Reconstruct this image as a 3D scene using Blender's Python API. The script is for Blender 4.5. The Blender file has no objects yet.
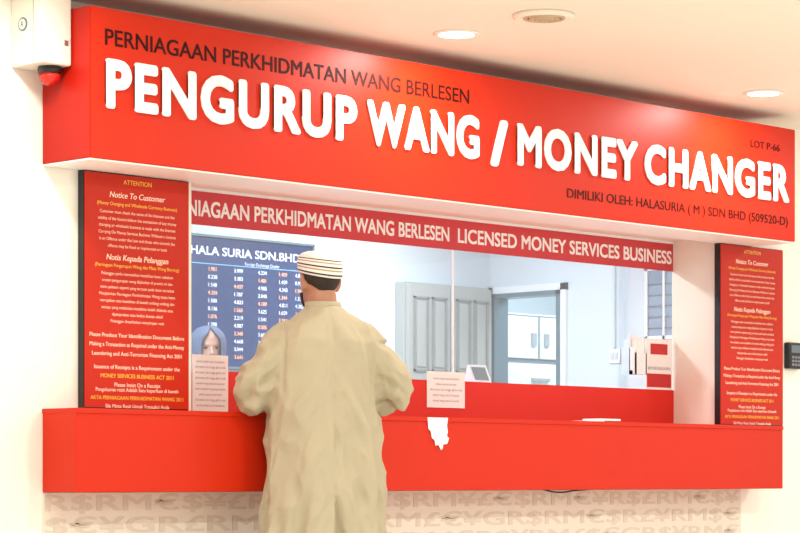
import bpy, bmesh, math, random
from mathutils import Vector, Matrix, noise
random.seed(4)
S=bpy.context.scene
col=S.collection
# ---------------------------------------------------------------- materials
def lin(c):
    return tuple(((v/255)/12.92 if v/255<=.04045 else ((v/255+.055)/1.055)**2.4) for v in c)
def mat(name,rgb,rough=.5,metal=0,emit=0,emit_rgb=None,noise_amt=0,noise_scale=8,bump=0,bump_scale=60,coat=0,spec=.5):
    m=bpy.data.materials.new(name); m.use_nodes=True
    nt=m.node_tree; b=nt.nodes['Principled BSDF']
    c=lin(rgb)+(1,)
    b.inputs['Base Color'].default_value=c
    b.inputs['Roughness'].default_value=rough
    b.inputs['Metallic'].default_value=metal
    b.inputs['Coat Weight'].default_value=coat
    b.inputs['Specular IOR Level'].default_value=spec
    if emit:
        b.inputs['Emission Color'].default_value=(lin(emit_rgb or rgb))+(1,)
        b.inputs['Emission Strength'].default_value=emit
    tc=None
    if noise_amt or bump:
        tc=nt.nodes.new('ShaderNodeTexCoord')
    if noise_amt:
        n=nt.nodes.new('ShaderNodeTexNoise'); n.inputs['Scale'].default_value=noise_scale; n.inputs['Detail'].default_value=4
        nt.links.new(tc.outputs['Object'],n.inputs['Vector'])
        mx=nt.nodes.new('ShaderNodeMixRGB')
        mx.inputs[1].default_value=tuple(v*(1-noise_amt) for v in c[:3])+(1,)
        mx.inputs[2].default_value=tuple(min(1,v*(1+noise_amt)) for v in c[:3])+(1,)
        nt.links.new(n.outputs['Fac'],mx.inputs[0]); nt.links.new(mx.outputs[0],b.inputs['Base Color'])
    if bump:
        n2=nt.nodes.new('ShaderNodeTexNoise'); n2.inputs['Scale'].default_value=bump_scale; n2.inputs['Detail'].default_value=5
        nt.links.new(tc.outputs['Object'],n2.inputs['Vector'])
        bp=nt.nodes.new('ShaderNodeBump'); bp.inputs['Strength'].default_value=bump; bp.inputs['Distance'].default_value=.01
        nt.links.new(n2.outputs['Fac'],bp.inputs['Height']); nt.links.new(bp.outputs[0],b.inputs['Normal'])
    return m
M={}
M['wall']=mat('cream_paint',(246,241,229),.6,noise_amt=.015,bump=.05)
M['ceil']=mat('ceiling_paint',(242,235,220),.7,noise_amt=.02,noise_scale=1.5)
M['floor']=mat('floor_tile',(224,219,208),.25,noise_amt=.05,noise_scale=3)
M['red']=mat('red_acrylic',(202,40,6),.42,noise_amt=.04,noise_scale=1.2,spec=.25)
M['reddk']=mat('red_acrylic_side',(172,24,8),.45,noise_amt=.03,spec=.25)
M['redpan']=mat('red_panel',(188,38,12),.45,noise_amt=.03,spec=.25)
M['redglass']=mat('red_partition',(218,42,28),.5,noise_amt=.03,spec=.3)
M['band']=mat('red_vinyl_band',(208,72,78),.5,noise_amt=.03,spec=.3)
M['white']=mat('white_acrylic',(254,254,252),.35,noise_amt=.01)
M['whitep']=mat('white_laminate',(250,248,244),.4,noise_amt=.01)
M['paper']=mat('paper',(248,248,248),.8,noise_amt=.02)
M['ink']=mat('dark_lettering',(50,10,6),.6,noise_amt=.02,spec=.2)
M['inkgrey']=mat('grey_print',(130,130,138),.7,noise_amt=.02)
M['inkred']=mat('red_print',(200,50,50),.7,noise_amt=.02)
M['yellow']=mat('yellow_print',(244,190,60),.5,noise_amt=.02)
M['cream_ink']=mat('cream_print',(250,215,190),.5,noise_amt=.02)
M['black']=mat('black_plastic',(22,22,24),.35,noise_amt=.05)
M['steel']=mat('steel',(170,172,175),.3,metal=.9,noise_amt=.03)
M['wp']=mat('wallpaper_beige',(232,222,206),.7,noise_amt=.03,bump=.1)
M['wpl']=mat('wallpaper_print',(217,205,186),.7,noise_amt=.04)
M['inner']=mat('interior_paint',(216,229,238),.7,noise_amt=.015)
M['closet']=mat('grey_door_paint',(172,178,176),.5,noise_amt=.05,noise_scale=5)
M['closet2']=mat('grey_door_moulding',(140,146,146),.5,noise_amt=.05)
M['frame']=mat('teal_grey_frame',(92,120,134),.4,noise_amt=.03)
M['frameW']=mat('white_frame',(240,246,250),.35,noise_amt=.01)
M['cab']=mat('white_cabinet',(206,218,222),.4,noise_amt=.02)
M['seam']=mat('cabinet_gap',(100,115,125),.5,noise_amt=.02)
M['board']=mat('rate_board_blue',(26,50,94),.3,emit=.3,emit_rgb=(34,72,140),noise_amt=.05)
M['led']=mat('led_text',(215,226,245),.5,emit=.45,noise_amt=.01)
M['ledr']=mat('led_red',(245,175,130),.5,emit=.4,noise_amt=.01)
M['ledb']=mat('led_cyan',(110,180,235),.5,emit=.45,noise_amt=.01)
M['ivory']=mat('ivory_metal',(232,226,214),.4,noise_amt=.02)
M['dome']=mat('red_strobe_lens',(190,30,22),.15,noise_amt=.02)
M['lamp']=mat('lamp_glow',(255,250,240),.4,emit=7,emit_rgb=(255,248,236),noise_amt=.01)
M['vent']=mat('vent_grille',(196,176,146),.5,noise_amt=.04)
M['rim']=mat('lamp_rim',(250,246,238),.35,noise_amt=.01)
M['winblue']=mat('louvre_glass',(140,166,190),.25,noise_amt=.1,noise_scale=5)
M['skin']=mat('skin',(176,124,98),.5,noise_amt=.06,noise_scale=20,bump=.05)
M['skin2']=mat('skin_light',(176,140,122),.5,noise_amt=.05,noise_scale=20)
M['hair']=mat('dark_hair',(44,32,25),.7,noise_amt=.3,noise_scale=120,bump=.5,bump_scale=300)
M['hijab']=mat('hijab_fabric',(84,98,128),.85,noise_amt=.05,bump=.2)
M['blouse']=mat('blouse_fabric',(70,80,110),.85,noise_amt=.05,bump=.2)
M['shoe']=mat('sandal_leather',(70,45,30),.5,noise_amt=.1)
M['robe']=mat('khaki_cotton',(179,169,143),.85,noise_amt=.06,noise_scale=6,bump=.35,bump_scale=20,spec=.2)
def glassmat():
    m=bpy.data.materials.new('clear_glass'); m.use_nodes=True; nt=m.node_tree; nt.nodes.clear()
    o=nt.nodes.new('ShaderNodeOutputMaterial'); t=nt.nodes.new('ShaderNodeBsdfTransparent'); g=nt.nodes.new('ShaderNodeBsdfGlossy')
    g.inputs['Roughness'].default_value=.02; t.inputs['Color'].default_value=(.98,.99,.995,1)
    f=nt.nodes.new('ShaderNodeLayerWeight'); f.inputs['Blend'].default_value=.5
    p=nt.nodes.new('ShaderNodeMath'); p.operation='POWER'; p.inputs[1].default_value=3
    a=nt.nodes.new('ShaderNodeMath'); a.operation='ADD'; a.inputs[1].default_value=.07
    nt.links.new(f.outputs['Facing'],p.inputs[0]); nt.links.new(p.outputs[0],a.inputs[0])
    x=nt.nodes.new('ShaderNodeMixShader'); nt.links.new(a.outputs[0],x.inputs[0]); nt.links.new(t.outputs[0],x.inputs[1]); nt.links.new(g.outputs[0],x.inputs[2]); nt.links.new(x.outputs[0],o.inputs[0])
    return m
M['glass']=glassmat()
def capmat():
    m=bpy.data.materials.new('woven_cap'); m.use_nodes=True; nt=m.node_tree; b=nt.nodes['Principled BSDF']; b.inputs['Roughness'].default_value=.9
    tc=nt.nodes.new('ShaderNodeTexCoord'); sp=nt.nodes.new('ShaderNodeSeparateXYZ'); nt.links.new(tc.outputs['UV'],sp.inputs[0])
    r=nt.nodes.new('ShaderNodeValToRGB'); r.color_ramp.interpolation='CONSTANT'
    W=lin((232,229,222))+(1,);D=lin((60,48,48))+(1,);B=lin((176,152,108))+(1,)
    els=[(0,W),(.07,D),(.13,W),(.24,B),(.30,W),(.36,D),(.42,W),(.52,B),(.57,W),(.63,D),(.67,W)]
    cr=r.color_ramp
    cr.elements[0].color=W; cr.elements[0].position=0
    cr.elements[1].position=els[1][0]; cr.elements[1].color=els[1][1]
    for p,c in els[2:]:
        e=cr.elements.new(p); e.color=c
    nt.links.new(sp.outputs[1],r.inputs[0]); nt.links.new(r.outputs[0],b.inputs['Base Color'])
    n=nt.nodes.new('ShaderNodeTexNoise'); n.inputs['Scale'].default_value=250; nt.links.new(tc.outputs['Object'],n.inputs['Vector'])
    bp=nt.nodes.new('ShaderNodeBump'); bp.inputs['Strength'].default_value=.3; bp.inputs['Distance'].default_value=.004
    nt.links.new(n.outputs['Fac'],bp.inputs['Height']); nt.links.new(bp.outputs[0],b.inputs['Normal'])
    return m
# ---------------------------------------------------------------- helpers
def empty(name,loc=(0,0,0)):
    e=bpy.data.objects.new(name,None); e.location=loc; e.empty_display_size=.1; col.objects.link(e); return e
def par(o,p):
    if p is not None:
        o.parent=p; o.matrix_parent_inverse=Matrix.Translation(-Vector(p.location)) if p.rotation_euler.z==0 else Matrix.Identity(4)
def newobj(name,me,m=None,parent=None,smooth=False):
    o=bpy.data.objects.new(name,me); col.objects.link(o)
    if m is not None: me.materials.append(m)
    if smooth:
        for p in me.polygons: p.use_smooth=True
    par(o,parent); return o
def addbox(bm,x0,x1,y0,y1,z0,z1,mi=0):
    v=[bm.verts.new((x,y,z)) for x in(x0,x1) for y in(y0,y1) for z in(z0,z1)]
    for f in((0,1,3,2),(4,6,7,5),(0,4,5,1),(2,3,7,6),(0,2,6,4),(1,5,7,3)):
        fc=bm.faces.new([v[i] for i in f]); fc.material_index=mi
def box(name,x0,x1,y0,y1,z0,z1,m,parent=None,bev=0):
    bm=bmesh.new(); addbox(bm,x0,x1,y0,y1,z0,z1)
    if bev: bmesh.ops.bevel(bm,geom=bm.edges[:],offset=bev,segments=2,affect='EDGES',profile=.5)
    bmesh.ops.recalc_face_normals(bm,faces=bm.faces)
    me=bpy.data.meshes.new(name); bm.to_mesh(me); bm.free()
    return newobj(name,me,m,parent)
def boxes(name,lst,m,parent=None,bev=0):
    bm=bmesh.new()
    for b in lst: addbox(bm,*b)
    if bev: bmesh.ops.bevel(bm,geom=bm.edges[:],offset=bev,segments=1,affect='EDGES')
    bmesh.ops.recalc_face_normals(bm,faces=bm.faces)
    me=bpy.data.meshes.new(name); bm.to_mesh(me); bm.free()
    return newobj(name,me,m,parent)
def lathe(name,prof,cx,cy,m,parent=None,seg=40,smooth=True,caps=True):
    bm=bmesh.new(); rings=[]
    for r,z in prof:
        rings.append([bm.verts.new((cx+r*math.cos(2*math.pi*i/seg),cy+r*math.sin(2*math.pi*i/seg),z)) for i in range(seg)])
    for a,b in zip(rings,rings[1:]):
        for i in range(seg): bm.faces.new((a[i],a[(i+1)%seg],b[(i+1)%seg],b[i]))
    if caps: bm.faces.new(rings[0]); bm.faces.new(rings[-1])
    bmesh.ops.recalc_face_normals(bm,faces=bm.faces)
    me=bpy.data.meshes.new(name); bm.to_mesh(me); bm.free()
    return newobj(name,me,m,parent,smooth)
def textmesh(body,bold=0,extrude=0,align='LEFT',spacing=1,shear=0,ndir=8,stag=0):
    cu=bpy.data.curves.new('t','FONT'); cu.body=body; cu.size=1; cu.extrude=extrude
    cu.align_x=align; cu.space_character=spacing; cu.shear=shear; cu.resolution_u=4
    o=bpy.data.objects.new('t',cu); col.objects.link(o)
    dg=bpy.context.evaluated_depsgraph_get(); dg.update()
    me=bpy.data.meshes.new_from_object(o.evaluated_get(dg))
    bpy.data.objects.remove(o); bpy.data.curves.remove(cu)
    if bold:   # embolden strokes: merge shifted, slightly staggered copies of the glyphs
        bm=bmesh.new(); n0=0
        for k in range(ndir):
            a=2*math.pi*(k+.5)/ndir if ndir>2 else math.pi*k
            bm.from_mesh(me); bm.verts.ensure_lookup_table()
            for v in bm.verts[n0:]: v.co.x+=bold*math.cos(a); v.co.y+=bold*math.sin(a); v.co.z+=stag*k
            n0=len(bm.verts)
        bm.to_mesh(me); bm.free()
    return me
def text(name,body,x0,x1,z0,z1,y,m,parent=None,bold=0,ext=.0006,shear=0,face='-Y',spacing=1,ndir=4):
    me=textmesh(body,bold,0.01,shear=shear,spacing=spacing,ndir=ndir,stag=.01*.00008/ext)
    xs=[v.co.x for v in me.vertices]; ys=[v.co.y for v in me.vertices]
    ax,bx,ay,by=min(xs),max(xs),min(ys),max(ys)
    for v in me.vertices:
        u=(v.co.x-ax)/(bx-ax); w=(v.co.y-ay)/(by-ay); d=v.co.z/.01
        if face=='-Y': v.co=(x0+u*(x1-x0), y-d*ext, z0+w*(z1-z0))
        else: v.co=(y-d*ext, x1+u*(x0-x1), z0+w*(z1-z0))
    return newobj(name,me,m,parent)
def line_text(name,body,xc,zc,h,y,m,parent,maxw=None,bold=0,shear=0):
    k=h/.73
    me=textmesh(body,bold,0,align='CENTER',shear=shear,ndir=2,stag=.00012/k)
    xs=[v.co.x for v in me.vertices]
    w=(max(xs)-min(xs))*k; kx=k
    if maxw and w>maxw: kx=k*maxw/w
    c=(max(xs)+min(xs))/2
    for v in me.vertices: v.co=(xc+(v.co.x-c)*kx,y-v.co.z*k,zc-h/2+v.co.y*k)
    return newobj(name,me,m,parent)
# ---------------------------------------------------------------- room shell
CEIL=2.64
boxes('wall_front',[(-6,.76,0,.3,0,CEIL),(.76,4.33,0,.3,2.013,CEIL),(.76,4.33,0,.3,0,1.0),(4.33,9.5,0,.3,0,CEIL)],M['wall'])
box('floor',-8,10,-11,3.6,-.1,0,M['floor'])
box('ceiling',-6,9.5,-7,.0,CEIL,CEIL+.1,M['ceil'])
wp=empty('wallpaper_panel',(2.25,-.004,0))
box('sheet',0,4.515,-.006,-.0005,0,.722,M['wp'],wp)
boxes('baseboard_front',[(-6,9.5,-.02,-.0075,0,.1)],M['whitep'])
boxes('wall_back',[(.4,4.8,2.0,2.1,0,2.4)],M['inner'])
boxes('wall_left',[(.3,.4,.3,2.1,0,2.4)],M['inner'])
boxes('wall_right',[(4.8,4.88,.3,1.41,0,2.4),(4.8,4.88,1.41,2.0,1.89,2.4)],M['inner'])
boxes('wall_storeroom',[(4.88,6.7,3.0,3.1,0,2.4),(6.6,6.7,.3,3.0,0,2.4),(4.8,4.88,2.1,3.0,0,2.4)],M['inner'])
box('ceiling_booth',.3,6.7,.3,3.1,2.4,2.46,M['inner'])
rows=["R$RM€$¥£R$GRM€$RM¥£€$RM€¥R$£RM€$¥","$€¥GR£RM$€R¥$RM£€¥GR$RM€$R£¥RM$€","RM£$€¥R$RMG€$£¥RM€R$¥RM£$€GR$¥RM€"]
for i in range(7):
    z1=.718-i*.088
    text('print_row_%d'%(i+1),rows[i%3],.01,4.5,z1-.078,z1,-.0065,M['wpl'],wp,bold=.022,ext=.0005)
# ---------------------------------------------------------------- shop sign
sg=empty('shop_sign',(2.3,-.15,2.28))
bm=bmesh.new()
addbox(bm,0,4.587,-.295,-.002,1.990,2.565,0)
bmesh.ops.bevel(bm,geom=bm.edges[:],offset=.003,segments=2,affect='EDGES')
bmesh.ops.recalc_face_normals(bm,faces=bm.faces)
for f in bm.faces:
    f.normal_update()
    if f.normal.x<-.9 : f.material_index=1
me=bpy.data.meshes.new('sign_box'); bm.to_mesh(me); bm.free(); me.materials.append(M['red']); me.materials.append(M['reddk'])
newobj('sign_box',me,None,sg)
box('soffit_panel',.004,4.583,-.291,-.004,1.984,1.9905,M['whitep'],sg)
yf=-.296
text('letters_top_line','PERNIAGAAN PERKHIDMATAN WANG BERLESEN',.072,2.114,2.424,2.487,yf,M['ink'],sg,bold=.014)
for w,a,b in(('PENGURUP',.072,1.414),('WANG',1.475,2.175),('/',2.25,2.365),('MONEY',2.428,3.29),('CHANGER',3.345,4.525)):
    text('letters_'+('slash' if w=='/' else w.lower()),w,a,b,2.182 if w!='/' else 2.165,2.376,yf-.003,M['white'],sg,bold=.042,ext=.003,ndir=14,spacing=1.12)
text('letters_lot','LOT P-66',4.20,4.45,2.44,2.475,yf,M['ink'],sg,bold=.008)
text('letters_owner','DIMILIKI OLEH: HALASURIA ( M ) SDN BHD (509520-D)',2.78,4.52,2.055,2.112,yf,M['ink'],sg,bold=.004)
# ---------------------------------------------------------------- counter
ct=empty('service_counter',(2.3,-.1,.88))
box('counter_front',0,4.6,-.21,-.002,.725,1.03,M['red'],ct,.004)
boxes('counter_top',[(0,4.6,-.213,-.001,1.028,1.047),(.765,4.325,-.002,.75,1.001,1.047)],M['red'],ct)
def polyflat(name,pts,y,m,parent,th=.0015):
    bm=bmesh.new(); vs=[bm.verts.new((p[0],y,p[1])) for p in pts]; f=bm.faces.new(vs)
    r=bmesh.ops.extrude_face_region(bm,geom=[f])
    for v in r['geom']:
        if isinstance(v,bmesh.types.BMVert): v.co.y-=th
    bmesh.ops.recalc_face_normals(bm,faces=bm.faces)
    me=bpy.data.meshes.new(name); bm.to_mesh(me); bm.free(); return newobj(name,me,m,parent)
polyflat('torn_sticker_residue',[(1.935,1.045),(2.065,1.045),(2.058,1.01),(2.064,.985),(2.058,.965),(2.072,.955),(2.06,.93),(2.035,.928),(2.03,.908),(2.02,.903),(2.005,.925),(1.985,.922),(1.98,.945),(1.962,.955),(1.955,.985),(1.94,.995)],-.2132,M['paper'],ct)
cu=bpy.data.curves.new('loose_cable','CURVE'); cu.dimensions='3D'; cu.bevel_depth=.004; sp=cu.splines.new('BEZIER'); P=[(2.9,-.03,.728),(3.02,-.04,.712),(3.14,-.04,.720),(3.3,-.03,.728)]
sp.bezier_points.add(3)
for q,p in zip(sp.bezier_points,P): q.co=p; q.handle_left_type=q.handle_right_type='AUTO'
o=bpy.data.objects.new('loose_cable',cu); col.objects.link(o); cu.materials.append(M['black']); par(o,ct)
for k,(a,b,c) in enumerate(((3.05,3.18,.3),(3.15,3.3,-.2))):
    o=box('paper_slip',a,b,-.19,-.08,1.0472+k*.0045,1.0515+k*.010,M['paper'])
# ---------------------------------------------------------------- window
wn=empty('window_1',(2.5,.3,1.6))
box('glass_pane_left',.765,2.640,.296,.302,1.24,2.012,M['glass'],wn)
box('glass_pane_right',2.648,4.328,.296,.302,1.24,2.012,M['glass'],wn)
box('seam_strip',2.640,2.648,.292,.303,1.24,2.012,M['frameW'],wn)
box('lower_partition',.765,4.328,.288,.308,1.047,1.238,M['redglass'],wn)
box('vinyl_band',.765,4.328,.2915,.295,1.857,2.0,M['band'],wn)
box('head_rail',.765,4.328,.285,.31,2.0,2.0125,M['frameW'],wn)
text('band_text_left','PERNIAGAAN PERKHIDMATAN WANG BERLESEN',.86,2.615,1.893,1.962,.2912,M['white'],wn,bold=.028)
text('band_text_right','LICENSED MONEY SERVICES BUSINESS',2.675,4.315,1.893,1.962,.2912,M['white'],wn,bold=.028)
def notice(x0,x1,z0,z1,y,name='paper_notice',lines=5,zt=None):
    e=empty(name,((x0+x1)/2,y,(z0+z1)/2))
    box('sheet',x0,x1,y-.003,y,z0,z1,M['paper'],e)
    zt=zt or z1
    h=(zt-z0)/(lines+1.5)
    for i in range(lines):
        s=random.choice(['sila beratur dan tunggu giliran anda','terima kasih atas kerjasama','please queue and wait','semak wang anda di kaunter','kadar tertakluk kepada perubahan'])
        line_text('print_line_%d'%(i+1),s,(x0+x1)/2,zt-h*(i+1.2),h*.45,y-.0035,M['inkgrey'],e,(x1-x0)*.85)
    return e
notice(2.455,2.715,1.11,1.279,.286)
notice(1.01,1.212,1.06,1.305,.284,lines=9)
e=notice(4.10,4.32,1.24,1.50,.2955,lines=2,zt=1.41)
box('red_block',4.11,4.31,.2905,.2925,1.25,1.32,M['inkred'],e)
box('red_logo',4.14,4.28,.2905,.2925,1.42,1.475,M['inkred'],e)
lh=empty('leaflet_holder',(4.0,.28,1.4))
boxes('tray',[(3.965,4.055,.27,.293,1.31,1.33),(3.965,3.973,.25,.293,1.31,1.45),(4.047,4.055,.25,.293,1.31,1.45),(3.965,4.055,.25,.256,1.31,1.42),(3.965,4.055,.288,.294,1.31,1.51)],M['frameW'],lh)
box('leaflets',3.976,4.044,.258,.286,1.33,1.49,M['paper'],lh)
dk=empty('desk_display_stand',(2.9,.4,1.26))
box('shelf',2.75,3.05,.309,.48,1.215,1.236,M['redglass'],dk)
bm=bmesh.new(); v=[(2.83,.33,1.237),(2.96,.33,1.237),(2.96,.40,1.237),(2.83,.40,1.237),(2.83,.37,1.325),(2.96,.37,1.325)]
V=[bm.verts.new(p) for p in v]
for f in((0,1,5,4),(1,2,5),(2,3,4,5),(3,0,4),(0,3,2,1)): bm.faces.new([V[i] for i in f])
me=bpy.data.meshes.new('wedge'); bm.to_mesh(me); bm.free(); newobj('wedge',me,M['frameW'],dk)
bm=bmesh.new(); V=[bm.verts.new(p) for p in((2.845,.3345,1.25),(2.945,.3345,1.25),(2.945,.3635,1.314),(2.845,.3635,1.314))]; bm.faces.new(V)
me=bpy.data.meshes.new('face'); bm.to_mesh(me); bm.free(); newobj('face',me,M['seam'],dk)
# ---------------------------------------------------------------- attention panels
def attention(x0,x1):
    e=empty('attention_notice_board',((x0+x1)/2,-.02,1.53))
    box('backing',x0,x1,-.034,-.001,1.052,1.982,M['black'],e)
    box('red_face',x0+.004,x1-.002,-.038,-.034,1.058,1.978,M['redpan'],e)
    xc=(x0+x1)/2; w=(x1-x0); y=-.0385
    def Z(py): return 2.0-(py-170)/247
    L=line_text
    L('title','ATTENTION',xc,Z(182),.019,y,M['yellow'],e,bold=.01)
    L('heading_en','Notice To Customer',xc,Z(195),.024,y,M['cream_ink'],e,w*.62,bold=.02,shear=.2)
    L('sub_en','(Money Changing and Wholesale Currency Business)',xc,Z(204),.014,y,M['yellow'],e,w*.84,.01)
    para=['Customer must check the name of the licensee and the','validity of the licence before the transaction of any money','changing or wholesale business is made with the licensee','Carrying On Money Services Business Without a Licence','is an Offence under the Law and those who commit the','offence may be fined or imprisoned or both']
    for i,s in enumerate(para): L('body_en_%d'%i,s,xc,Z(212+i*6.6),.0125,y,M['cream_ink'],e,w*.84)
    L('heading_ms','Notis Kepada Pelanggan',xc,Z(256),.024,y,M['cream_ink'],e,w*.62,.02,shear=.2)
    L('sub_ms','(Perniagaan Pengurupan Wang dan Mata Wang Borong)',xc,Z(264),.014,y,M['yellow'],e,w*.84,.01)
    para=['Pelanggan perlu memastikan kesahihan lesen sebelum','urusan pengurupan wang dijalankan di premis ini dan','nama pelesen seperti yang tercatat pada lesen tersebut','Menjalankan Perniagaan Perkhidmatan Wang tanpa lesen','merupakan satu kesalahan di bawah undang undang dan','sesiapa yang melakukan kesalahan boleh didenda atau','dipenjarakan atau kedua duanya sekali','Pelanggan dinasihatkan menyimpan resit']
    for i,s in enumerate(para): L('body_ms_%d'%i,s,xc,Z(272+i*6.6),.0125,y,M['cream_ink'],e,w*.84)
    for i,(s,c) in enumerate([('Please Produce Your Identification Document Before','cream_ink'),('Making a Transaction as Required under the Anti-Money','cream_ink'),('Laundering and Anti-Terrorism Financing Act 2001','cream_ink')]):
        L('id_%d'%i,s,xc,Z(332+i*9),.0165,y,M[c],e,w*.9,.015)
    for i,(s,c) in enumerate([('Issuance of Receipts is a Requirement under the','cream_ink'),('MONEY SERVICES BUSINESS ACT 2011','yellow'),('Please Insist On a Receipt','cream_ink')]):
        L('receipt_%d'%i,s,xc,Z(363+i*8.6),.0165,y,M[c],e,w*.9,.015)
    for i,(s,c) in enumerate([('Pengeluaran resit Adalah Satu keperluan di bawah','cream_ink'),('AKTA PERNIAGAAN PERKHIDMATAN WANG 2011','yellow'),('Sila Minta Resit Untuk Transaksi Anda','cream_ink')]):
        L('resit_%d'%i,s,xc,Z(388+i*8)+.012,.0155,y,M[c],e,w*.9,.015)
attention(.175,.715)
attention(4.295,4.845)
# ---------------------------------------------------------------- alarm box
al=empty('alarm_siren_box',(-.08,-.1,2.45))
box('housing',-.15,-.004,-.19,-.0,2.345,2.625,M['ivory'],al,.008)
box('lid_seam',-.1505,-.0035,-.144,-.141,2.35,2.62,M['seam'],al)
bm=bmesh.new()
bmesh.ops.create_cone(bm,cap_ends=True,segments=28,radius1=.026,radius2=.026,depth=.004,matrix=Matrix.Translation((-.152,-.08,2.50))@Matrix.Rotation(math.pi/2,4,'Y'))
me=bpy.data.meshes.new('badge'); bm.to_mesh(me); bm.free(); newobj('badge',me,M['frame'],al)
bm=bmesh.new()
bmesh.ops.create_cone(bm,cap_ends=True,segments=28,radius1=.02,radius2=.02,depth=.006,matrix=Matrix.Translation((-.1525,-.08,2.50))@Matrix.Rotation(math.pi/2,4,'Y'))
me=bpy.data.meshes.new('badge_c'); bm.to_mesh(me); bm.free(); newobj('badge_centre',me,M['ivory'],al)
boxes('key_lock',[(-.04,-.022,-.1925,-.189,2.42,2.44)],M['steel'],al)
text('badge_letter','A',-.088,-.072,2.49,2.512,-.156,M['frame'],al,face='-X')
lathe('strobe_base',[(.046,2.346),(.048,2.33),(.044,2.318)],-.054,-.12,M['black'],al)
lathe('strobe_lens',[(.041,2.319),(.041,2.305),(.035,2.288),(.021,2.276),(.004,2.272)],-.054,-.12,M['dome'],al)
cr=empty('card_reader',(4.97,-.02,1.43))
box('body',4.905,5.03,-.035,.002,1.36,1.50,M['black'],cr,.008)
box('screen',4.925,5.01,-.037,-.034,1.445,1.485,M['seam'],cr)
boxes('keypad',[(4.93+i*.027,4.948+i*.027,-.038,-.034,1.375+j*.02,1.388+j*.02) for i in range(3) for j in range(3)],M['inkgrey'],cr)
# ---------------------------------------------------------------- ceiling fittings
def downlight(x,y,power):
    e=empty('downlight',(x,y,CEIL))
    lathe('trim_ring',[(.075,CEIL-.001),(.098,CEIL-.001),(.098,CEIL-.006),(.09,CEIL-.010),(.076,CEIL-.008)],x,y,M['rim'],e,caps=False)
    lathe('lens',[(.0755,CEIL-.002),(.0755,CEIL-.007),(.05,CEIL-.0085),(.01,CEIL-.009)],x,y,M['lamp'],e)
    l=bpy.data.lights.new('lamp','AREA'); l.shape='DISK'; l.size=.15; l.energy=power; l.color=(1,.96,.90)
    o=bpy.data.objects.new('lamp',l); o.location=(x,y,CEIL-.012); col.objects.link(o); par(o,e)
for x in(-2.66,-.48,1.694,3.87,6.05): downlight(x,-.61,15)
for x in(-4,-1.5,1,3.5,6): downlight(x,-3.2,36)
for x in(-4.5,-1.5,1.5,4.5): downlight(x,-5.8,36)
ve=empty('ceiling_vent',(1.64,-1.14,CEIL))
lathe('vent_rim',[(.125,CEIL-.001),(.125,CEIL-.012),(.105,CEIL-.02),(.09,CEIL-.014)],1.64,-1.14,M['ceil'],ve)
for i,r in enumerate((.085,.062,.04,.018)):
    lathe('vent_cone_%d'%i,[(r,CEIL-.013),(r,CEIL-.018-i*.003),(r-.012,CEIL-.02-i*.003),(max(.002,r-.016),CEIL-.014)],1.64,-1.14,M['vent'],ve)
# ---------------------------------------------------------------- booth interior
rb=empty('exchange_rate_board',(2.8,1.98,1.7))
box('panel',2.25,3.315,1.955,1.998,1.36,2.03,M['board'],rb,.004)
boxes('bezel',[(2.24,3.325,1.945,1.999,1.35,1.362),(2.24,3.325,1.945,1.999,2.028,2.04),(2.24,2.252,1.945,1.999,1.35,2.04),(3.313,3.325,1.945,1.999,1.35,2.04)],M['frame'],rb)
text('board_name','HALA SURIA SDN.BHD.',2.45,3.24,1.935,1.98,1.9545,M['led'],rb,bold=.02)
line_text('board_sub','Foreign Exchange Dealer',2.95,1.905,.018,1.9545,M['led'],rb,.5)
cur=['USD','EUR','GBP','AUD','SGD','SAR','THB','IDR','INR','JPY','CNY','HKD']
for i,c in enumerate(cur):
    z=1.865-i*.041
    line_text('code_%d'%i,c,2.42,z,.020,1.9545,M['ledb'],rb,bold=.015)
    for j,xx in enumerate((2.60,2.78,2.95,3.10,3.22)):
        s='%.3f'%(random.random()*5+.1)
        line_text('rate_%d_%d'%(i,j),s,xx,z,.021,1.9545,M['ledr'] if (i+j)%3==0 else M['led'],rb,bold=.02)
box('board_rule',2.3,3.28,1.9535,1.955,1.888,1.892,M['ledb'],rb)
cl=empty('panelled_closet',(4.35,1.95,.95))
box('carcass',4.0,4.71,1.93,1.999,0,1.88,M['closet'],cl,.004)
for x0,x1 in((4.01,4.35),(4.36,4.70)):
    box('leaf_%d'%(x0*100),x0,x1,1.90,1.93,.02,1.87,M['closet'],cl,.004)
    for xa,xb in((x0+.035,x0+.155),(x0+.185,x0+.305)):
        for za,zb in((.1,.8),(.88,1.32),(1.38,1.80)):
            boxes('moulding',[(xa,xb,1.89,1.90,za,za+.012),(xa,xb,1.89,1.90,zb-.012,zb),(xa,xa+.012,1.89,1.90,za,zb),(xb-.012,xb,1.89,1.90,za,zb)],M['closet2'],cl)
            box('raised_panel',xa+.025,xb-.025,1.893,1.90,za+.025,zb-.025,M['closet'],cl,.003)
boxes('handles',[(4.335,4.345,1.87,1.90,1.0,1.12),(4.365,4.375,1.87,1.90,1.0,1.12)],M['steel'],cl)
dr=empty('door_1',(4.8,1.7,.95))
boxes('outer_frame',[(4.775,4.89,1.405,1.445,0,1.89),(4.775,4.89,1.96,2.0,0,1.89),(4.775,4.89,1.405,2.0,1.85,1.89)],M['frameW'],dr)
boxes('inner_frame',[(4.765,4.885,1.445,1.468,0,1.85),(4.765,4.885,1.937,1.96,0,1.85),(4.765,4.885,1.445,1.96,1.825,1.85)],M['frame'],dr)
sc=empty('filing_cabinet',(5.7,2.6,.9))
box('carcass',5.35,6.05,2.42,2.95,0,1.80,M['cab'],sc,.005)
boxes('drawer_fronts',[(5.37,5.69,2.40,2.42,1.52,1.78),(5.71,6.03,2.40,2.42,1.52,1.78),(5.37,6.03,2.40,2.42,1.27,1.49),(5.37,6.03,2.40,2.42,.9,1.24),(5.37,6.03,2.40,2.42,.5,.87),(5.37,6.03,2.40,2.42,.08,.47)],M['cab'],sc,.004)
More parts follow.
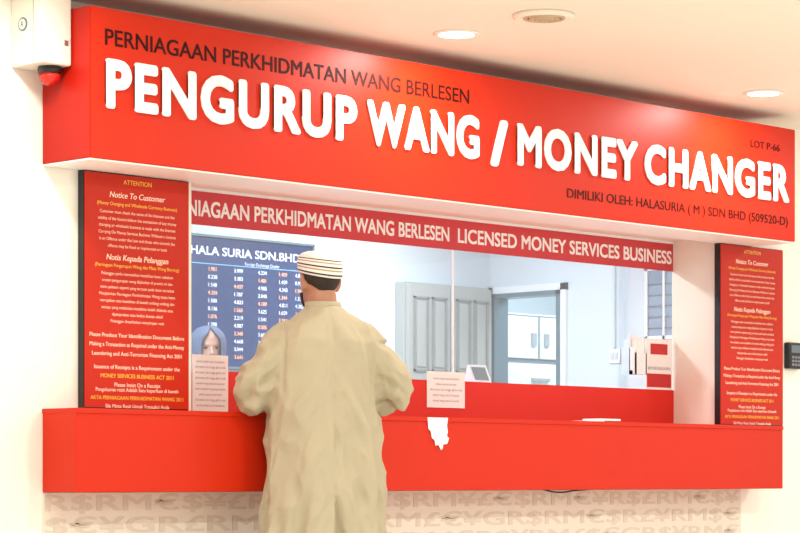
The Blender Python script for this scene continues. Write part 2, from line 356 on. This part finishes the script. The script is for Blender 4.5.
boxes('shadow_gap',[(5.36,6.04,2.415,2.4195,.05,1.79)],M['seam'],sc)
boxes('handles',[(5.62,5.66,2.385,2.40,1.60,1.68),(5.74,5.78,2.385,2.40,1.60,1.68),(5.62,5.78,2.38,2.40,1.38,1.40),(5.62,5.78,2.38,2.40,1.12,1.14)],M['steel'],sc)
w2=empty('window_2',(4.79,.72,1.74))
boxes('frame',[(4.78,4.80,.58,.60,1.54,1.94),(4.78,4.80,.82,.84,1.54,1.94),(4.78,4.80,.58,.84,1.54,1.56),(4.78,4.80,.58,.84,1.92,1.94),(4.78,4.80,.70,.715,1.54,1.94)],M['frameW'],w2)
box('pane',4.79,4.799,.60,.82,1.56,1.92,M['winblue'],w2)
boxes('louvres',[(4.783,4.79,.60,.82,1.60+i*.06,1.606+i*.06) for i in range(5)],M['frame'],w2)
sk=empty('wall_socket',(4.79,1.1,1.4))
box('plate',4.788,4.80,1.02,1.10,1.42,1.50,M['frameW'],sk,.003)
boxes('switches',[(4.784,4.789,1.035,1.055,1.44,1.48),(4.784,4.789,1.065,1.085,1.44,1.48)],M['cab'],sk)
boxes('conduit',[(4.785,4.80,1.055,1.068,1.50,2.39)],M['cab'],sk)
for x,y in((1.6,1.2),(3.4,1.2),(5.7,1.6)):
    e=empty('fluorescent_panel',(x,y,2.39))
    box('housing',x-.45,x+.45,y-.16,y+.16,2.375,2.3995,M['rim'],e,.004)
    l=bpy.data.lights.new('tube','AREA'); l.shape='RECTANGLE'; l.size=.86; l.size_y=.28; l.energy=36; l.color=(.92,.97,1)
    o=bpy.data.objects.new('tube',l); o.location=(x,y,2.37); col.objects.link(o); par(o,e)
# ---------------------------------------------------------------- people helpers
def ring(bm,c,u,v,ru,rv,n=20,p=2.0,fn=None):
    r=[]
    for i in range(n):
        a=2*math.pi*i/n; ca,sa=math.cos(a),math.sin(a)
        k=1.0 if fn is None else fn(a)
        x=math.copysign(abs(ca)**(2/p),ca)*ru*k; y=math.copysign(abs(sa)**(2/p),sa)*rv*k
        r.append(bm.verts.new(Vector(c)+Vector(u)*x+Vector(v)*y))
    return r
def skin_rings(bm,rings,cap=True):
    n=len(rings[0])
    for a,b in zip(rings,rings[1:]):
        for i in range(n): bm.faces.new((a[i],a[(i+1)%n],b[(i+1)%n],b[i]))
    if cap: bm.faces.new(rings[0][::-1]); bm.faces.new(rings[-1])
def tube(bm,pts,rad,n=16,flat=None):
    pts=[Vector(p) for p in pts]; rings=[]
    P=[];R=[]
    for i in range(len(pts)-1):
        for k in range(4):
            t=k/4; a=pts[max(i-1,0)];b=pts[i];c=pts[i+1];d=pts[min(i+2,len(pts)-1)]
            P.append(.5*((2*b)+(c-a)*t+(2*a-5*b+4*c-d)*t*t+(3*b-a-3*c+d)*t**3)); R.append(rad[i]*(1-t)+rad[i+1]*t)
    P.append(pts[-1]);R.append(rad[-1])
    t0=(P[0]-P[1]).normalized(); t1=(P[-1]-P[-2]).normalized()
    P=[P[0]+t0*R[0]*.85,P[0]+t0*R[0]*.5]+P+[P[-1]+t1*R[-1]*.5,P[-1]+t1*R[-1]*.85]; R=[R[0]*.45,R[0]*.85]+R+[R[-1]*.85,R[-1]*.45]
    up=Vector((0,0,1))
    prev=None
    for i,p in enumerate(P):
        t=(P[min(i+1,len(P)-1)]-P[max(i-1,0)]).normalized()
        if prev is None:
            u=t.cross(up)
            if u.length<.2: u=t.cross(Vector((0,1,0)))
        else: u=prev-t*prev.dot(t)
        u.normalize(); v=t.cross(u); prev=u
        rings.append(ring(bm,p,u,v,R[i],R[i],n))
    skin_rings(bm,rings)
def ell(bm,c,r,n=24):
    bmesh.ops.create_uvsphere(bm,u_segments=n,v_segments=n//2+4,radius=1,matrix=Matrix.Translation(c)@Matrix.Diagonal((r[0],r[1],r[2],1)))
def remesh(bm,voxel,smooth_it=3,name='m'):
    bmesh.ops.recalc_face_normals(bm,faces=bm.faces)
    me=bpy.data.meshes.new(name); bm.to_mesh(me); bm.free()
    o=bpy.data.objects.new('tmp',me); col.objects.link(o)
    r=o.modifiers.new('r','REMESH'); r.mode='VOXEL'; r.voxel_size=voxel; r.use_smooth_shade=True
    s=o.modifiers.new('s','SMOOTH'); s.factor=.5; s.iterations=smooth_it
    dg=bpy.context.evaluated_depsgraph_get(); dg.update()
    out=bpy.data.meshes.new_from_object(o.evaluated_get(dg)); out.name=name
    bpy.data.objects.remove(o)
    for p in out.polygons: p.use_smooth=True
    return out
def rot_about(v,c,ang):
    return Vector(c)+Matrix.Rotation(ang,3,'Z')@(Vector(v)-Vector(c))
def head(bm,c,k=1.0):
    cx,cy,cz=c
    prof=[(-.112,.022,.080,.020),(-.100,.036,.092,-.005),(-.080,.050,.096,-.030),(-.055,.060,.094,-.060),(-.025,.067,.090,-.080),(0,.073,.088,-.092),(.03,.077,.092,-.099),(.06,.076,.090,-.097),(.085,.067,.078,-.085),(.103,.050,.056,-.062),(.113,.025,.03,-.034)]
    rs=[]
    for z,w,f,b in prof:
        yc=(f+b)/2; hy=(f-b)/2
        rs.append(ring(bm,(cx,cy+yc*k,cz+z*k),(1,0,0),(0,1,0),w*k,hy*k,24,2.15))
    skin_rings(bm,rs)
    tube(bm,[(cx,cy+.086*k,cz+.012*k),(cx,cy+.100*k,cz-.012*k),(cx,cy+.108*k,cz-.030*k)],[.007*k,.009*k,.012*k],10)
    ell(bm,(cx-.010*k,cy+.098*k,cz-.034*k),(.009*k,.010*k,.008*k),10); ell(bm,(cx+.010*k,cy+.098*k,cz-.034*k),(.009*k,.010*k,.008*k),10)
    tube(bm,[(cx-.03*k,cy+.082*k,cz+.022*k),(cx,cy+.089*k,cz+.020*k),(cx+.03*k,cy+.082*k,cz+.022*k)],[.008*k,.008*k,.008*k],8)
    tube(bm,[(cx-.02*k,cy+.090*k,cz-.060*k),(cx,cy+.097*k,cz-.059*k),(cx+.02*k,cy+.090*k,cz-.060*k)],[.005*k,.008*k,.005*k],8)
    ell(bm,(cx,cy+.088*k,cz-.092*k),(.018*k,.012*k,.013*k),10)
    for s in(-1,1):
        ell(bm,(cx+s*.076*k,cy-.004*k,cz-.012*k),(.009*k,.019*k,.031*k),12)
        tube(bm,[(cx+s*.078*k,cy+.008*k,cz+.012*k),(cx+s*.086*k,cy-.010*k,cz+.018*k),(cx+s*.088*k,cy-.022*k,cz+.002*k),(cx+s*.083*k,cy-.014*k,cz-.028*k),(cx+s*.078*k,cy-.002*k,cz-.038*k)],[.005*k]*5,8)
def hand(bm,w,fwd,side,up=Vector((0,0,1)),k=1.0):
    w=Vector(w);f=Vector(fwd).normalized();s=Vector(side).normalized()
    def Q(a,b,c): return w+f*a*k+s*b*k+up*c*k
    rs=[]
    for a,hw,ht in((-.02,.026,.022),(.01,.030,.019),(.04,.038,.016),(.075,.041,.014),(.092,.038,.011)):
        rs.append(ring(bm,Q(a,0,0),s,up,hw*k,ht*k,16,2.6))
    skin_rings(bm,rs)
    for b,L in((.030,.072),(.010,.080),(-.010,.074),(-.029,.058)):
        tube(bm,[Q(.078,b,0),Q(.09+L*.35,b*1.12,.010),Q(.09+L*.72,b*1.16,.002),Q(.09+L,b*1.16,-.010)],[.0095*k,.0088*k,.008*k,.0068*k],10)
    tube(bm,[Q(.012,.024,-.004),Q(.040,.050,-.004),Q(.066,.060,-.006),Q(.088,.060,-.010)],[.013*k,.011*k,.0095*k,.0075*k],10)
# ---------------------------------------------------------------- the man at the counter
man=empty('man',(1.088,-.44,0)); man.rotation_euler.z=math.radians(-30)
hc=(0,.05,1.580)
HY=math.radians(14)
bm=bmesh.new(); head(bm,hc)
for v in bm.verts: v.co=rot_about(v.co,(0,.02,0),HY)
tube(bm,[(0,.015,1.40),(0,.02,1.45),(0,.03,1.52)],[.066,.058,.058],20)
tor=[(.86,.15,.11,0),(.95,.17,.12,0),(1.08,.155,.12,.0),(1.22,.16,.115,0),(1.31,.155,.095,.005),(1.37,.12,.07,.01),(1.42,.07,.05,.015)]
skin_rings(bm,[ring(bm,(0,o,z),(1,0,0),(0,1,0),a,b,28,2.3) for z,a,b,o in tor])
EL={1:(.285,.03,1.125),-1:(-.280,.02,1.125)}
WR={1:(.225,.345,1.100),-1:(-.225,.265,1.085)}
for s in(1,-1):
    tube(bm,[(s*.145,.0,1.315),(s*.215,.0,1.23),EL[s]],[.048,.045,.040])
    e=Vector(EL[s]);w=Vector(WR[s])
    tube(bm,[e,(e+w)/2+Vector((s*.01,0,0)),w],[.042,.038,.027])
    f=(w-e).normalized(); f.z=-.08; side=Vector((-s*f.y,s*f.x,0))
    hand(bm,w+f*.02,f,side)
    tube(bm,[(s*.09,0,.90),(s*.10,.01,.70),(s*.10,.02,.49),(s*.105,0,.30),(s*.11,-.02,.09)],[.095,.078,.056,.055,.038])
body=remesh(bm,.0055,2,'body')
newobj('body',body,M['skin'],man)
for s in(-1,1):
    bm=bmesh.new(); ell(bm,tuple(rot_about((s*.03,hc[1]+.079,hc[2]+.004),(0,.02,0),HY)),(.012,.012,.0115),14)
    me=bpy.data.meshes.new('eye'); bm.to_mesh(me); bm.free(); newobj('eye_%s'%('r' if s>0 else 'l'),me,M['white'],man,True)
    bm=bmesh.new(); ell(bm,tuple(rot_about((s*.03,hc[1]+.088,hc[2]+.004),(0,.02,0),HY)),(.005,.004,.005),12)
    me=bpy.data.meshes.new('iris'); bm.to_mesh(me); bm.free(); newobj('iris_%s'%('r' if s>0 else 'l'),me,M['hair'],man,True)
def headshell(name,zlo,zhi,grow,m,a0,a1,nz=10,na=40):
    prof=[(-.112,.022,.080,.020),(-.100,.036,.092,-.005),(-.080,.050,.096,-.030),(-.055,.060,.094,-.060),(-.025,.067,.090,-.080),(0,.073,.088,-.092),(.03,.077,.092,-.099),(.06,.076,.090,-.097),(.085,.067,.078,-.085)]
    def at(z):
        z=max(min(z,.085),-.112)
        for p,q in zip(prof,prof[1:]):
            if p[0]<=z<=q[0]:
                t=(z-p[0])/(q[0]-p[0]); return [p[i]*(1-t)+q[i]*t for i in range(1,4)]
    bm=bmesh.new(); grid=[]
    for j in range(nz+1):
        row=[]
        for i in range(na+1):
            a=math.radians(a0+(a1-a0)*i/na)
            lo=zlo(math.degrees(a)) if callable(zlo) else zlo
            z=lo+(zhi-lo)*j/nz
            w,f,b=at(z)
            edge=min(1,min(j,i,na-i)/2+.15)
            g=grow*edge
            x=(w+g)*math.copysign(abs(math.cos(a))**(2/2.15),math.cos(a)); y=(f+b)/2+((f-b)/2+g)*math.copysign(abs(math.sin(a))**(2/2.15),math.sin(a))
            row.append(bm.verts.new(rot_about((hc[0]+x,hc[1]+y,hc[2]+z),(0,.02,0),HY)))
        grid.append(row)
    for a,b in zip(grid,grid[1:]):
        for i in range(na): bm.faces.new((a[i],a[i+1],b[i+1],b[i]))
    bmesh.ops.recalc_face_normals(bm,faces=bm.faces)
    me=bpy.data.meshes.new(name); bm.to_mesh(me); bm.free(); return newobj(name,me,m,man,True)
headshell('hair',lambda d:-.050+.040*abs(math.sin(math.radians(d-270)))**2,.06,.005,M['hair'],178,362)
headshell('beard',lambda d:-.108,-.045,.006,M['hair'],8,172)
def cap():
    bm=bmesh.new(); uvl=bm.loops.layers.uv.new('UVMap')
    n=48; prof=[(-.012,.087,.108),(.0,.0875,.108),(.012,.0885,.109),(.03,.088,.1085),(.045,.086,.106),(.058,.081,.100),(.070,.068,.086),(.079,.046,.060),(.083,.02,.026)]
    rows=[]
    for z,a,b in prof:
        r=[]
        for i in range(n):
            t=2*math.pi*i/n
            zz=hc[2]+.040+z + .20*math.sin(t)*b*(1-z/.083*.5) + .05*math.cos(t)*-a
            r.append(bm.verts.new(rot_about((a*math.cos(t),hc[1]-.004+b*math.sin(t),zz),(0,.02,0),HY)))
        rows.append(((z+.012)/.095,r))
    for (za,a),(zb,b) in zip(rows,rows[1:]):
        for i in range(n):
            f=bm.faces.new((a[i],a[(i+1)%n],b[(i+1)%n],b[i])); 
            for l,(u,vv) in zip(f.loops,((i/n,za),((i+1)/n,za),((i+1)/n,zb),(i/n,zb))): l[uvl].uv=(u,vv)
    f=bm.faces.new(rows[-1][1])
    for l in f.loops: l[uvl].uv=(.5,1)
    bmesh.ops.recalc_face_normals(bm,faces=bm.faces)
    me=bpy.data.meshes.new('cap'); bm.to_mesh(me); bm.free()
    o=newobj('cap',me,capmat(),man,True)
    md=o.modifiers.new('t','SOLIDIFY'); md.thickness=.004; md.offset=-1
cap()
bm=bmesh.new()
rr=[(.10,.285,.235,0),(.3,.268,.215,0),(.55,.255,.198,0),(.8,.243,.185,0),(1.0,.236,.178,0),(1.12,.230,.170,0),(1.24,.226,.158,0),(1.33,.220,.142,.0),(1.385,.190,.118,.003),(1.425,.140,.098,.008),(1.455,.096,.084,.014),(1.475,.074,.073,.018)]
R=[]
for p,q in zip(rr,rr[1:]):
    k=max(1,int((q[0]-p[0])/.03))
    for i in range(k): R.append(tuple(p[j]+(q[j]-p[j])*i/k for j in range(4)))
R.append(rr[-1])
rings=[]
for z,a,b,o in R:
    fade=max(0,min(1,(1.15-z)/.4))
    def fn(t,z=z,fade=fade): return 1+fade*(.05*math.sin(7*t+1.3+z*1.5)+.035*math.sin(13*t+2*z))
    rings.append(ring(bm,(0,o,z),(1,0,0),(0,1,0),a,b,96,2.25,fn))
skin_rings(bm,rings)
for s in(1,-1):
    e=Vector(EL[s]);w=Vector(WR[s])
    tube(bm,[(s*.155,.0,1.345),(s*.215,.0,1.27),(s*.258,.01,1.19),e+Vector((s*.005,0,.0)),(e*.55+w*.45)+Vector((0,0,.005)),w-(w-e)*.08],[.078,.084,.088,.082,.068,.05],24)
rm=remesh(bm,.008,4,'robe')
rm.update()
norms=[v.normal.copy() for v in rm.vertices]
def ridge(x): # sharp-crested cloth crease
    return 1-2*abs(noise.noise(x))
for v,nn in zip(rm.vertices,norms):
    c=v.co; ax=abs(c.x); d=0
    top=max(0,min(1,(1.46-c.z)/.08))
    d+=top*.014*noise.noise(Vector((c.x*9,c.y*9,c.z*2.0)))
    sg_=1 if c.x>0 else -1
    d+=top*.026*(ridge(Vector((c.x*7+(c.z-1.2)*2.5*sg_,c.y*5+3,c.z*2.6)))-.7)
    d+=top*.011*(ridge(Vector((c.x*15+c.z*4*sg_,c.y*11,c.z*7+7)))-.7)
    if ax>.2 and 1.02<c.z<1.34:
        k=min(1,(ax-.2)/.05); d+=k*.020*(ridge(Vector((c.x*6,c.y*8,c.z*17+ax*9)))-.7)
    if c.y<.02 and c.z>1.12:
        d-=.006*math.exp(-((ax-.180-.05*(1.4-c.z))/.006)**2)
    if c.y<0 and ax<.012: d-=.004*math.exp(-(c.x/.004)**2)
    v.co=c+nn*d
rb_=newobj('robe',rm,M['robe'],man,True)
def ringband(name,z0,z1,a,b,off,m,parent):
    bm=bmesh.new(); rs=[ring(bm,(0,off,z),(1,0,0),(0,1,0),a+g,b+g,40) for z,g in((z0,.004),(z0+.003,.007),(z1-.003,.003),(z1,.0),(z1-.004,-.006),(z0,-.006))]
    skin_rings(bm,rs,False); bmesh.ops.recalc_face_normals(bm,faces=bm.faces)
    me=bpy.data.meshes.new(name); bm.to_mesh(me); bm.free(); newobj(name,me,m,parent,True)
ringband('collar',1.462,1.494,.070,.069,.020,M['robe'],man)
for s in(1,-1):
    bm=bmesh.new(); 
    rs=[ring(bm,(s*.11,y,.035),(1,0,0),(0,0,1),w,.03,16,3) for y,w in((-.09,.025),(-.07,.036),(0,.036),(.08,.045),(.13,.045),(.17,.03))]
    skin_rings(bm,rs); bmesh.ops.recalc_face_normals(bm,faces=bm.faces)
    me=bpy.data.meshes.new('shoe'); bm.to_mesh(me); bm.free(); 
    mn=min(v.co.z for v in me.vertices)
    for v in me.vertices: v.co.z-=mn
    newobj('shoe_%s'%('r' if s>0 else 'l'),me,M['shoe'],man,True)
# ---------------------------------------------------------------- teller behind the glass
TX,TY=2.25,1.60
tl=empty('bank_teller',(TX,TY,0)); tl.rotation_euler.z=math.radians(150)
bm=bmesh.new(); head(bm,(0,.03,1.42),.9)
tube(bm,[(0,0,1.22),(0,.01,1.36)],[.05,.045])
skin_rings(bm,[ring(bm,(0,0,z),(1,0,0),(0,1,0),a,b,24,2.3) for z,a,b in((.47,.17,.13),(.6,.17,.12),(.8,.14,.11),(1.0,.16,.115),(1.15,.17,.10),(1.22,.11,.075),(1.26,.06,.05))])
for s in(1,-1):
    tube(bm,[(s*.15,0,1.18),(s*.2,.02,1.04),(s*.21,.06,.92)],[.05,.042,.036]); tube(bm,[(s*.21,.06,.92),(s*.19,.2,.90),(s*.16,.30,.90)],[.036,.032,.022])
    hand(bm,(s*.16,.31,.90),(0,1,-.05),(-s,0,0),k=.88)
    tube(bm,[(s*.09,0,.52),(s*.11,.25,.52),(s*.11,.42,.50)],[.085,.07,.055]); tube(bm,[(s*.11,.42,.50),(s*.11,.44,.28),(s*.11,.42,.08)],[.055,.05,.035]); tube(bm,[(s*.11,.40,.035),(s*.11,.55,.03)],[.034,.028])
newobj('body',remesh(bm,.006,2,'tbody'),M['skin2'],tl)
for s in(-1,1):
    bm=bmesh.new(); ell(bm,(s*.027,.103,1.424),(.010,.008,.006),12); me=bpy.data.meshes.new('eye'); bm.to_mesh(me); bm.free(); newobj('eye_%s'%('r' if s>0 else 'l'),me,M['hair'],tl,True)
bm=bmesh.new()
skin_rings(bm,[ring(bm,(0,0,z),(1,0,0),(0,1,0),a,b,24,2.3) for z,a,b in((.45,.19,.15),(.6,.19,.14),(.8,.165,.13),(1.0,.18,.135),(1.14,.185,.12),(1.21,.13,.095),(1.25,.07,.06))])
for s in(1,-1): tube(bm,[(s*.15,0,1.17),(s*.205,.02,1.04),(s*.215,.06,.92),(s*.19,.2,.905),(s*.165,.27,.90)],[.065,.06,.055,.047,.036])
newobj('blouse',remesh(bm,.009,3,'blouse'),M['blouse'],tl)
bm=bmesh.new(); n=40
def hj(z,a,b,o,open_):
    r=[]
    for i in range(n+1):
        t=math.radians(90+open_)+(2*math.pi-2*math.radians(open_))*i/n
        r.append(bm.verts.new((a*math.cos(t),o+b*math.sin(t),z-.01)))
    return r
rows=[hj(z,a,b,o,op) for z,a,b,o,op in((1.06,.19,.15,0,2),(1.16,.175,.135,0,2),(1.24,.12,.105,0,2),(1.31,.085,.095,.02,3),(1.345,.078,.095,.035,18),(1.38,.080,.102,.03,34),(1.43,.084,.104,.025,36),(1.475,.084,.106,.024,30),(1.505,.074,.094,.022,12),(1.53,.05,.065,.02,2),(1.542,.015,.02,.02,1))]
for a,b in zip(rows,rows[1:]):
    for i in range(n): bm.faces.new((a[i],a[i+1],b[i+1],b[i]))
bmesh.ops.recalc_face_normals(bm,faces=bm.faces)
me=bpy.data.meshes.new('hijab'); bm.to_mesh(me); bm.free(); o=newobj('hijab',me,M['hijab'],tl,True)
md=o.modifiers.new('s','SOLIDIFY'); md.thickness=.006; md.offset=1
ch=empty('office_chair',(TX,TY,0)); ch.rotation_euler.z=math.radians(150)
box('seat',-.23,.23,-.2,.25,.38,.43,M['black'],ch,.02)
box('backrest',-.2,.2,-.26,-.21,.55,1.0,M['black'],ch,.02)
boxes('back_post',[(-.03,.03,-.27,-.24,.35,.6)],M['steel'],ch)
lathe('column',[(.03,.06),(.03,.38)],0,0,M['steel'],ch)
for i in range(5):
    a=i*2*math.pi/5; bm=bmesh.new(); tube(bm,[(0,0,.08),(.15*math.cos(a),.15*math.sin(a),.07),(.28*math.cos(a),.28*math.sin(a),.05)],[.025,.02,.018],10); ell(bm,(.28*math.cos(a),.28*math.sin(a),.027),(.026,.026,.027),12)
    me=bpy.data.meshes.new('leg'); bm.to_mesh(me); bm.free(); newobj('leg_%d'%(i+1),me,M['black'],ch,True)
# ---------------------------------------------------------------- world & camera
w=bpy.data.worlds.new('World'); S.world=w; w.use_nodes=True
bg=w.node_tree.nodes['Background']; bg.inputs[0].default_value=(1,.985,.96,1); bg.inputs[1].default_value=1.1
S.view_settings.view_transform='Standard'
cd=bpy.data.cameras.new('camera'); cam=bpy.data.objects.new('camera',cd); col.objects.link(cam)
cam.location=(-5.762,-7.523,.78)
cam.rotation_euler=(math.radians(90),0,math.atan2(.6967,.7172)-math.pi/2)
cd.sensor_width=36; cd.lens=2430/800*36; cd.shift_y=(478-266.5)/800; cd.clip_end=100
S.camera=cam
